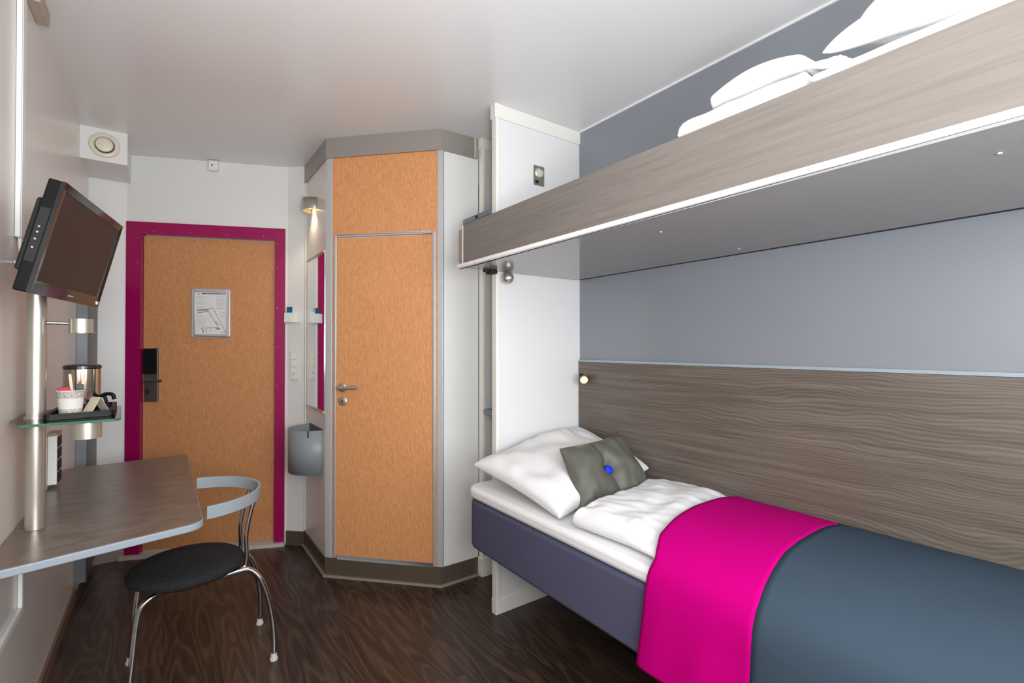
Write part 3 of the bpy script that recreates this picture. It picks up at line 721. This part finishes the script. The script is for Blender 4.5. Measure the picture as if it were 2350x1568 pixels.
# ------------------------------------------------------------------ left wall: trunking, rails, pole, television, shelf, desk
ct = thing('cable_trunking', (XL, 2.065, 1.600), 'white vertical cable trunking from the ceiling down to the television', 'cable trunking')
obj('cover', box(new(), .0005, .013, -.030, .030, 0, .832), WHITEP, ct, bevel=.002)
obj('cover_lip', box(new(), .013, .0150, -.024, .015, 0, .832), WHITEP, ct, bevel=.001)
for k, dy in enumerate((-.014, 0.008)):
    obj('cable', tube(new(), smoothpath([(.010, dy, .02), (.010, dy, -.03), (.022, dy-.01, -.075), (.055, dy-.06, -.105), (.085, dy-.09, -.11)], 6), .0045, 10), WHITEP, ct, True)
wr_ = tag(obj('wall_profile', box(box(new(), XL+.0005, XL+.012, YB, 2.135, .440, .462), XL+.0005, XL+.012, 2.112, 2.135, .462, .690), WHITEP, bevel=.002), 'white profile strip framing the panel under the desk', 'profile strip')
cr_ = thing('coat_rack', (XL, 3.5, 0), 'tall grey coat rack board with small metal hooks, fixed in the far left corner', 'coat rack')
obj('board', box(new(), .0005, .044, -.212, .205, .07, 1.66), mat('rack_blue_grey', (118, 124, 130), .35), cr_, bevel=.001)
obj('edge_trim', box(new(), .044, .047, -.213, .205, .07, 1.66), mat('rack_dark', (70, 70, 74), .4), cr_)
for z in (1.345, 1.088): obj('coat_hook', tube(new(), smoothpath([(.044, -.12, z), (.065, -.12, z), (.075, -.12, z+.004)], 4), .0035, 8), CHROME, cr_, True)

pcx, pcy = -.316, 2.032
po = thing('media_pole', (pcx, pcy, .722), 'brushed steel pole rising from the desk, carrying television and glass shelf', 'pole')
obj('tube', lathe(new(), [(0, 0), (.0225, 0), (.0225, .88), (0, .88)], 40), STEEL, po, True)
for p in po.children[0].data.polygons:
    if len(p.vertices) == 3: p.use_smooth = False
obj('tv_arm', tube(new(), [(0, 0, .83), (.045, -.06, .83)], .014), BLACKM, po, True)
obj('wall_bracket', tube(new(), [(-.050, .0, .80), (0, 0, .80)], .008), ALU, po, True)
# television
tvn = Vector((math.cos(-.169)*math.cos(.233), math.sin(-.169)*math.cos(.233), -math.sin(.233)))
ts = Vector((0, 0, 1)).cross(tvn).normalized(); tu = tvn.cross(ts)
tv = thing('television', (-.2, 1.895, 1.545), 'black flat-screen television tilted down, mounted on the steel pole', 'television')
tm = Matrix(((ts.x, tvn.x, tu.x, -.2), (ts.y, tvn.y, tu.y, 1.895), (ts.z, tvn.z, tu.z, 1.545), (0, 0, 0, 1)))
# local frame: X along the width, Y out of the screen, Z up
tm2 = tm.copy(); tv.matrix_world = tm2 if tm2.determinant() > 0 else tm2
W_, H_ = .25, .145
bm = new(); box(bm, -W_, W_, -.030, 0, -H_, H_); obj('housing', bm, BLACK, tv, bevel=.004)
bm = new(); f0 = [(-W_, -H_), (W_, -H_), (W_, H_), (-W_, H_)]; i0 = [(-W_+.020, -H_+.034), (W_-.020, -H_+.034), (W_-.020, H_-.020), (-W_+.020, H_-.020)]
va = [bm.verts.new((x, .006, z)) for x, z in f0]; vb_ = [bm.verts.new((x, .003, z)) for x, z in i0]; vc = [bm.verts.new((x, -.002, z)) for x, z in f0]; vd = [bm.verts.new((x, -.002, z)) for x, z in i0]
for i in range(4):
    j = (i+1) % 4; bm.faces.new((va[i], va[j], vb_[j], vb_[i])); bm.faces.new((va[i], va[j], vc[j], vc[i])); bm.faces.new((vb_[i], vb_[j], vd[j], vd[i])); bm.faces.new((vc[i], vc[j], vd[j], vd[i]))
bz = obj('bezel', bm, BEZEL, tv)
obj('screen', box(new(), -W_+.020, W_-.020, -.004, .0015, -H_+.034, H_-.020), SCREEN, tv)
obj('logo_mark', box(new(), -.016, .016, .0035, .0062, -H_+.014, -H_+.018), INKL, bz)
obj('power_light', box(new(), W_-.022, W_-.012, .004, .0072, -H_+.010, -H_+.020), ALU, bz)
obj('back_bulge', box(new(), -W_+.012, W_-.03, -.045, -.030, -H_+.05, H_-.05), BLACKM, tv, bevel=.010)
cp = obj('connector_panel', box(new(), -W_-.0012, -W_+.003, -.026, -.006, -.07, .07), BLACKM, tv)
for z in (-.034, -.012, .006, .020): obj('connector', lathe(new(), [(0, .0012), (.0025, .0012), (.003, 0)], 12, axis((-W_-.001, -.017, z), (-1, 0, 0))), CHROME, cp, True)
obj('mount_plate', box(new(), -.05, .05, -.075, -.045, -.05, .05), BLACKM, tv)

# glass shelf with its steel boss and lower spot lamp
gs = thing('glass_shelf', (-.22, 2.1, 1.047), 'green-edged glass shelf fixed to the steel pole, holding the tea tray', 'shelf')
shp = roundpoly([(-.330, 1.872), (-.108, 1.880), (-.128, 2.285), (XL+.003, 2.285), (XL+.003, 2.00)], [.010, .02, .02, .004, .02], 5)
bm = prism(new(), shp, 1.047, 1.055); obj('pane', local(bm, gs), GLASS, gs)
bm = new(); n_ = len(shp)
for i in range(n_):
    a, b = shp[i], shp[(i+1) % n_]
    v = [bm.verts.new((*a, 1.0472)), bm.verts.new((*b, 1.0472)), bm.verts.new((*b, 1.0548)), bm.verts.new((*a, 1.0548))]; bm.faces.new(v)
obj('edge', local(bm, gs), GREEN, gs, solid=.0006, label='polished green glass edge')
obj('clamp', local(lathe(new(), [(.0230, 1.036), (.0275, 1.036), (.0275, 1.060), (.0230, 1.060)], 32, Matrix.Translation((pcx, pcy, 0))), gs), STEEL, gs, True)
obj('support_bar', local(box(new(), -.290, -.118, 2.06, 2.10, 1.032, 1.0465), gs), STEEL, gs, bevel=.002)
def drum(name, loc, r, h, lab, arm=None):
    t = thing(name, loc, lab, 'lamp')
    obj('drum', lathe(new(), [(0, 0), (r, 0), (r, -h), (r-.004, -h), (r-.004, -h+.012), (0, -h+.012)], 40), STEEL, t, True)
    
    obj('lamp_glass', lathe(new(), [(0, -h+.010), (r-.010, -h+.010)], 24), mat('unlit_lens', (215, 210, 200), .3), t)
    if arm: obj('arm', tube(new(), arm, .0055), CHROME, t, True)
    return t
drum('shelf_lamp', (-.188, 1.925, 1.0465), .034, .049, 'brushed steel drum lamp fixed under the glass shelf')
drum('pole_lamp', (-.214, 2.030, 1.358), .030, .044, 'brushed steel drum lamp on a thin arm from the pole, above the kettle', [(-.029, 0, -.014), (-.079, .0, -.014)])

# tea things
tr = thing('serving_tray', (-.21, 2.06, 1.0555), 'black serving tray on the glass shelf', 'tray')
tq = [(-.288, 1.935), (-.128, 1.965), (-.140, 2.265), (-.288, 2.250)]
bm = new(); tq2 = [(x*1.0, y) for x, y in tq]
rim = roundpoly(tq, [.012]*4, 4); inn = roundpoly([(tq[0][0]+.012, tq[0][1]+.012), (tq[1][0]-.012, tq[1][1]+.012), (tq[2][0]-.012, tq[2][1]-.012), (tq[3][0]+.012, tq[3][1]-.012)], [.008]*4, 4)
A1 = [bm.verts.new((*p, 1.0558)) for p in rim]; A2 = [bm.verts.new((*p, 1.072)) for p in rim]; A3 = [bm.verts.new((*p, 1.072)) for p in inn]; A4 = [bm.verts.new((*p, 1.059)) for p in inn]
n_ = len(rim); bm.faces.new(A1[::-1]); bm.faces.new(A4)
for X, Y_ in ((A1, A2), (A2, A3), (A3, A4)):
    for i in range(n_): bm.faces.new((X[i], X[(i+1) % n_], Y_[(i+1) % n_], Y_[i]))
obj('dish', local(bm, tr), BLACK, tr)
kt = thing('kettle', (-.228, 2.195, 1.0595), 'polished steel kettle with dark rim and black handle on the tray', 'kettle')
obj('base', lathe(new(), [(0, 0), (.050, 0), (.050, .018), (.048, .020), (0, .020)], 36), BLACK, kt, True)
obj('body', lathe(new(), [(.047, .020), (.049, .04), (.049, .136), (.046, .138)], 44), mat('polished_steel', (196, 188, 176), .14, 1), kt, True)
obj('rim', lathe(new(), [(.046, .137), (.0505, .138), (.0505, .146), (.046, .150), (.02, .152), (0, .152)], 40), mat('dark_lid', (42, 32, 28), .25), kt, True)
obj('handle', tube(new(), smoothpath([(.046, -.02, .040), (.065, -.04, .050), (.083, -.05, .048), (.088, -.05, .032)], 6), [.006]*19, 10), BLACK, kt, True)
obj('handle_strut', tube(new(), [(.060, -.035, .047), (.072, -.044, .006)], .005, 8), BLACK, kt, True)
cpx = thing('paper_cup', (-.238, 2.030, 1.0595), 'white patterned paper cup holding sachets and stirrers on the tray', 'cup')
CUPM = mat('cup_pattern', (232, 226, 218), .6); L = CUPM.node_tree.links; b = CUPM.node_tree.nodes['Principled BSDF']
tc = nd(CUPM, 'ShaderNodeTexCoord'); sx = nd(CUPM, 'ShaderNodeSeparateXYZ'); vo = nd(CUPM, 'ShaderNodeTexVoronoi'); vo.feature = 'DISTANCE_TO_EDGE'; vo.inputs['Scale'].default_value = 230
r1 = nd(CUPM, 'ShaderNodeMath', operation='GREATER_THAN'); r1.inputs[1].default_value = .052; r1b = nd(CUPM, 'ShaderNodeMath', operation='LESS_THAN'); r1b.inputs[1].default_value = .020
mx_ = nd(CUPM, 'ShaderNodeMath', operation='MAXIMUM'); lt = nd(CUPM, 'ShaderNodeMath', operation='LESS_THAN'); lt.inputs[1].default_value = .12; an = nd(CUPM, 'ShaderNodeMath', operation='MULTIPLY'); mc = nd(CUPM, 'ShaderNodeMix', data_type='RGBA')
L.new(tc.outputs['Object'], sx.inputs[0]); L.new(tc.outputs['Object'], vo.inputs['Vector']); L.new(sx.outputs['Z'], r1.inputs[0]); L.new(sx.outputs['Z'], r1b.inputs[0]); L.new(r1.outputs[0], mx_.inputs[0]); L.new(r1b.outputs[0], mx_.inputs[1])
L.new(vo.outputs['Distance'], lt.inputs[0]); L.new(lt.outputs[0], an.inputs[0]); L.new(mx_.outputs[0], an.inputs[1]); L.new(an.outputs[0], mc.inputs['Factor'])
mc.inputs['A'].default_value = lin(232, 228, 222); mc.inputs['B'].default_value = lin(160, 144, 136); L.new(mc.outputs['Result'], b.inputs['Base Color'])
obj('cup_wall', lathe(new(), [(0, .001), (.0265, .001), (.0335, .072), (.0355, .074), (.034, .077), (.0322, .074), (.0255, .006), (0, .006)], 36), CUPM, cpx, True)
def sachet(name, loc, sz, m, lab, rz): 
    o = obj(name, box(new(), -sz[0]/2, sz[0]/2, -sz[1]/2, sz[1]/2, 0, sz[2]), m, bevel=.002); o.location = loc; o.rotation_euler = rz; return tag(o, lab, name.replace('_', ' '))
sachet('sugar_sachet', (-.248, 2.028, 1.080), (.028, .008, .066), RED, 'red sachet standing at the left in the paper cup', (.10, -.08, .1))
sachet('tea_sachet', (-.222, 2.034, 1.080), (.019, .008, .074), mat('black_sachet', (40, 40, 42), .35), 'black sachet standing at the right in the paper cup', (.05, .06, .2))
for k, (x, tx, lab) in enumerate(((-.230, -.10, 'left birch stirrer in the paper cup, leaning left'), (-.222, .12, 'right birch stirrer in the paper cup, leaning right'))):
    o = obj('stirrer', prism(new(), roundpoly([(-.0035, 0), (.0035, 0), (.0035, .120), (-.0035, .120)], [0, 0, .003, .003], 4), 0, .0015), STICK)
    o.rotation_euler = (PI/2, tx, 0); o.location = (x, 2.044+.003*k, 1.066); tag(o, lab, 'stirrer', 'birch stirrers in the paper cup')
tn = thing('tent_card', (-.172, 2.040, 1.0595), 'small folded cream tent card at the right end of the tray', 'card')
bm = new(); v = [bm.verts.new(p) for p in ((-.034, -.010, .001), (-.006, .018, .052), (.018, .018, .050), (-.012, -.022, .001))]
bm = new(); a = [(-.030, -.02, .001), (-.030, .03, .001), (-.004, .03, .050), (-.004, -.02, .050), (.022, .03, .001), (.022, -.02, .001)]
v = [bm.verts.new(p) for p in a]; bm.faces.new((v[0], v[1], v[2], v[3])); bm.faces.new((v[3], v[2], v[4], v[5]))
o = obj('card', bm, mat('cream_card', (222, 208, 190), .6), tn, solid=.001); tn.rotation_euler = (0, 0, .55)
bm = new()
for k in range(5):
    t0 = .15+k*.15
    for y0_, y1_ in ((-.012, .020),):
        x0_ = -.004+.026*t0; z0_ = .050-.049*t0; x1_ = x0_+.0015; z1_ = z0_-.0028
        q = [bm.verts.new(p) for p in ((x0_+.0012, y0_, z0_+.0006), (x0_+.0012, y1_, z0_+.0006), (x1_+.0012, y1_, z1_+.0006), (x1_+.0012, y0_, z1_+.0006))]; bm.faces.new(q)
obj('print', bm, INKR, tn)

# power strip above the desk
ps = thing('power_strip', (XL, 2.61, .735), 'vertical socket strip with black outlets on the left wall behind the pole', 'socket')
obj('housing', box(new(), .0005, .028, -.045, .045, 0, .190), WHITEP, ps, bevel=.003)
obj('top_cap', box(new(), .0005, .030, -.047, .047, .190, .200), mat('taupe_cap', (150, 135, 120), .5), ps)
for k in range(4): obj('outlet', box(new(), .028, .032, -.036, .036, .006+.046*k, .046+.046*k), BLACKM, ps, bevel=.002)

# desk
dk = thing('wall_desk', (-.13, 2.3, .70), 'wall-mounted brown-grey desk top with pale blue-grey edge', 'desk')
dp = roundpoly([(XL+.002, 1.690), (.102, 1.815), (.096, 2.990), (XL+.002, 2.945)], [.0, .05, .012, 0], 10)
dp = roundpoly([(XL+.002, 1.698), (.104, 1.808), (.096, 2.992), (XL+.002, 2.945)], [0, .055, .012, 0], 10)
bm = prism(new(), dp, .697, .7195); obj('core', local(bm, dk), mat('desk_edge', (150, 160, 170), .4), dk, bevel=.004, label='pale blue-grey desk edge')
cx_ = sum(p[0] for p in dp)/len(dp); cy_ = sum(p[1] for p in dp)/len(dp)
bm = prism(new(), [(p[0]+(.0025 if p[0] < cx_ else -.0025)*(p[0] > XL+.01), p[1]+(.0025 if p[1] < cy_ else -.0025)) for p in dp], .7195, .7212)
obj('desk_top', local(bm, dk), DESKM, dk)
for y in (2.05, 2.80): obj('bracket', local(box(new(), XL+.0005, XL+.30, y, y+.03, .672, .697), dk), ALU, dk, bevel=.002)

# ------------------------------------------------------------------ chair
chx, chy = .078, 2.325
cr = thing('desk_chair', (chx, chy, 0), 'chrome chair with charcoal round seat and pale grey curved backrest at the desk', 'chair', rz=.02)
prf = [(0, .374), (.15, .375), (.180, .379), (.194, .390), (.197, .403), (.192, .413), (.178, .421), (.12, .4245), (0, .425)]
obj('seat', lathe(new(), prf, 56), SEATM, cr, True)
obj('seat_ring', lathe(new(), [(.085, .366), (.095, .366), (.095, .374), (.085, .374)], 40), CHROME, cr, True)
def leg(side, rear):
    sy = 1 if side > 0 else -1
    if rear:   # bends out from the seat rim, arcs to the floor
        pts = [(.09, sy*.11, .368), (.165, sy*.100, .370), (.205, sy*.100, .365), (.240, sy*.112, .325), (.268, sy*.128, .245), (.283, sy*.142, .15), (.287, sy*.152, .07), (.285, sy*.158, .018)]
    else:
        pts = [(-.03, sy*.08, .366), (-.08, sy*.110, .366), (-.118, sy*.128, .360), (-.146, sy*.137, .335), (-.158, sy*.142, .28), (-.170, sy*.152, .15), (-.182, sy*.160, .018)]
    l = obj('leg', tube(new(), smoothpath(pts, 8), .0103, 14), CHROME, cr, True)
    x, y = pts[-1][0], pts[-1][1]
    obj('foot_cap', lathe(new(), [(0, 0), (.015, 0), (.016, .008), (.012, .014), (.011, .028), (0, .028)], 20, Matrix.Translation((x, y, 0))), mat('foot_plastic', (205, 202, 195), .5) if 'foot_plastic' not in D.materials else D.materials['foot_plastic'], l, True)
for rear in (1, 0):
    for sd in (1, -1): leg(sd, rear)
bm = new(); arc_r, bxc = .240, .010
pth = []
for k in range(41):
    a = math.radians(-82+164*k/40); pth.append((bxc+arc_r*math.cos(a), .0+arc_r*math.sin(a)))
bm = new(); rg = []
for k, (x, y) in enumerate(pth):
    d = Vector((x-bxc, y)).normalized()
    th = .0055; bow = 1
    zc0, zc1 = .641, .689
    rg.append([bm.verts.new((x+d.x*o_, y+d.y*o_, z)) for o_, z in ((-th, zc0), (th, zc0), (th+.003, zc1), (-th+.003, zc1))])
for a, b in zip(rg, rg[1:]):
    for i in range(4): bm.faces.new((a[i], a[(i+1) % 4], b[(i+1) % 4], b[i]))
bm.faces.new(rg[0]); bm.faces.new(rg[-1])
obj('backrest', bm, GREYARC, cr, bevel=.0025)
for sy in (1, -1):
    obj('back_post', tube(new(), smoothpath([(.150, sy*.085, .370), (.185, sy*.082, .374), (.197, sy*.080, .405), (.196, sy*.080, .50), (.212, sy*.076, .59), (.228, sy*.070, .645)], 8), .0085, 14), CHROME, cr, True)

# body of the added fill lamp, out of view behind the camera
cl = thing('unseen_fill_lamp', (.30, -.30, H), 'flat square white fill lamp, added on the ceiling out of view', 'lamp')
obj('housing', box(new(), -.22, .22, -.22, .22, -.03, -.0005), WHITEP, cl, bevel=.004)
obj('diffuser', box(new(), -.20, .20, -.20, .20, -.045, -.030), GLOWC, cl, bevel=.004)
